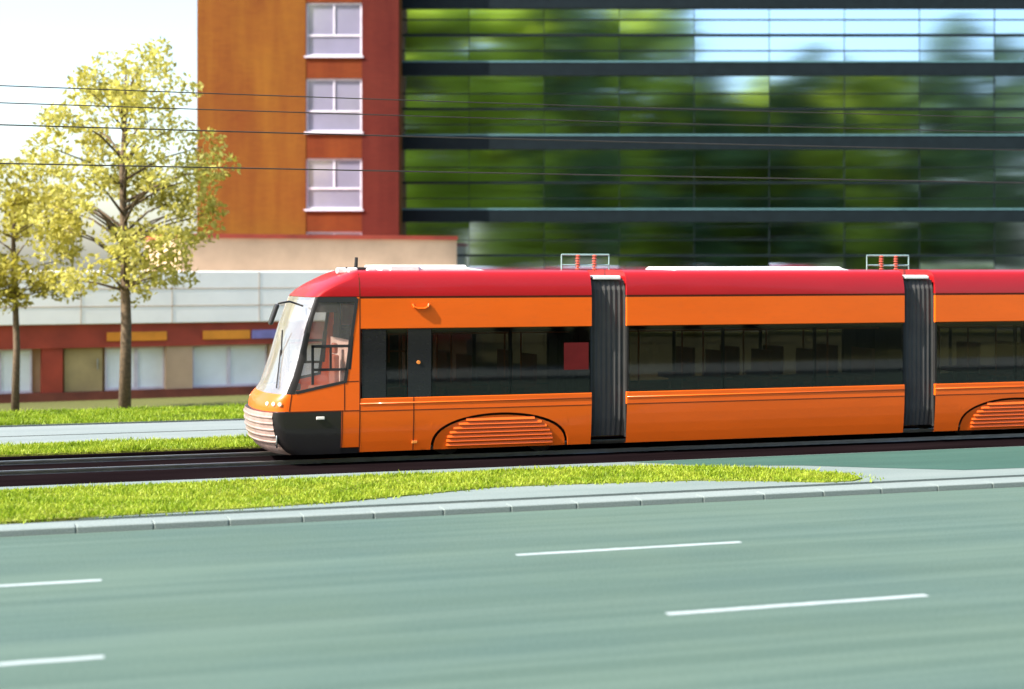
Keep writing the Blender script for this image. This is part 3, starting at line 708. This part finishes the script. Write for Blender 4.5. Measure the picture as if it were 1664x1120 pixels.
# ------------------------------------------------------------------ brown brick tower
D2 = 64.0; k2 = D2 / 2600
bt = empty('brick_tower', at((320 - 832) * k2, D2, -.95), -YAW)
tag(bt, 'orange brown brick tower block with a column of pale lilac windows', 'building')
BWD = (648 - 320) * k2
wz = [(3.4 + (p - 3.4) * 1.048, 3.4 + (q - 3.4) * 1.048) for p, q in ((-.2, 1.9), (2.7, 4.8), (5.65, 7.6), (8.6, 10.65), (11.5, 13.55), (14.4, 16.4))]; wx = ((497 - 320) * k2, (588 - 320) * k2)
hx0, hx1 = wx; holes = [(a + ZB, b + ZB) for a, b in wz]
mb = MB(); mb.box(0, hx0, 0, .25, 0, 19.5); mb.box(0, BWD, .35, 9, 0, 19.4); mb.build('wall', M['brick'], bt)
mb = MB(); mb.box(hx1, BWD, 0, .25, 0, 19.5); tag(mb.build('wall', M['brick_dark'], bt), 'maroon brick pier right of the windows, dark end of the painted flare fade')
z = 0
for a, b in holes + [(19.5, 19.5)]:
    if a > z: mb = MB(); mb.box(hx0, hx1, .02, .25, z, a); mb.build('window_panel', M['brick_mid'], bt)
    z = b
mb = MB(); mb.box(-.15, BWD + .1, -.12, 9.1, 19.5, 19.75); mb.build('roof', M['roofing'], bt)
for a, b in wz:
    mb = MB(); x0, x1 = wx; a += ZB; b += ZB
    for (p, q, r_, s_) in ((x0, x0 + .07, a, b), (x1 - .07, x1, a, b), (x0 + .07, x1 - .07, a, a + .08), (x0 + .07, x1 - .07, b - .08, b), (x0 + .07, x1 - .07, a + .80, a + .87), ((x0 + x1) / 2 - .03, (x0 + x1) / 2 + .03, a + .87, b - .08)):
        mb.box(p, q, .10, .18, r_, s_)
    wo = mb.build('window', M['winframe'], bt)
    mb = MB(); mb.box(x0 + .07, x1 - .07, .15, .165, a + .08, b - .08); mb.build('pane', M['winglass'], wo)
    mb = MB(); mb.box(x0 - .06, x1 + .06, -.08, .099, a - .07, a - .001); mb.build('sill', M['winframe'], wo)

# ------------------------------------------------------------------ shop pavilion
pa = at(-832 / 2600 * 51.6, 51.6, -.95); pb_ = at(-392 / 2600 * 55.4, 55.4, -.95); dv = (pb_ - pa).normalized(); ang = math.atan2(dv.y, dv.x)
base = pa - dv * 4.5
pv = empty('shop_pavilion', base, ang)
tag(pv, 'low shop pavilion with deep white fascia over dark red lintel and pale windows', 'building')
PL = 21.0
def px(p): return 4.5 + p / 440 * (pb_ - pa).length
Z = lambda z: z + .95
mb = MB(); mb.box(0, PL, .3, 7, 0, Z(3.2)); mb.build('wall', M['beige'], pv)
mb = MB(); mb.box(-.2, PL, -.28, 7.2, Z(1.56), Z(3.3)); fa = mb.build('fascia', M['render'], pv, bevel=.03)
mb = MB()
for z in (2.12, 2.70): mb.box(-.2, PL, -.286, -.28, Z(z), Z(z) + .03)
for x in range(1, 20, 3): mb.box(x, x + .02, -.287, -.28, Z(1.56), Z(3.3))
mb.build('fascia_joint', M['beige'], fa)
mb = MB(); mb.box(0, PL, -.12, .3, Z(.78), Z(1.555)); li = mb.build('lintel', M['redpanel'], pv)
for a, b, m_ in ((165, 262, 'signor'), (322, 402, 'signor'), (405, 470, 'signpu')):
    mb = MB(); mb.box(px(a), px(b), -.17, -.121, Z(.98), Z(1.28)); mb.build('sign_panel', M[m_], li, bevel=.01)
mb = MB(); mb.box(0, PL, -.15, .3, 0, .28); mb.build('plinth', M['reddark'], pv)
for a, b, m_ in ((-120, -70, 'sky_pane'), (0, 50, 'sky_pane'), (165, 215, 'sky_pane'), (215, 262, 'sky_pane'), (308, 370, 'sky_pane'), (370, 436, 'sky_pane'), (470, 560, 'sky_pane')):
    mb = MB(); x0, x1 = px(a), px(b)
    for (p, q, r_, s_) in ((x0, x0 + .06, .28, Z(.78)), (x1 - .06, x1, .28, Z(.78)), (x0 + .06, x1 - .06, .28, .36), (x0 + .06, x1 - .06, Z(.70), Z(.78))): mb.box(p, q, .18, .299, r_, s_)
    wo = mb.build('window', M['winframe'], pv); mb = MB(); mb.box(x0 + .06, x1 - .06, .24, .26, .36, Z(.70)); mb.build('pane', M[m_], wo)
for a, b in ((64, 96), (-65, -30), (262, 306), (438, 468)):
    mb = MB(); mb.box(px(a), px(b), -.05, .29, .28, Z(.78)); mb.build('pillar', M['redpanel'] if a < 200 else M['beige'], pv)
mb = MB(); mb.box(px(100), px(160), .12, .29, .05, Z(.76)); do2 = mb.build('door', M['olive'], pv); mb = MB(); mb.tube([(px(152), .09, 1.0), (px(152), .09, 1.35)], .02); mb.build('handle', M['steel'], do2)
mb = MB(); mb.box(px(300), PL, 1.2, 7, Z(3.3), Z(4.45)); up = mb.build('upper_wall', M['beige'], pv)
mb = MB(); mb.box(px(297), PL, 1.1, 7.1, Z(4.45), Z(4.6)); mb.build('roof', M['redpanel'], pv)
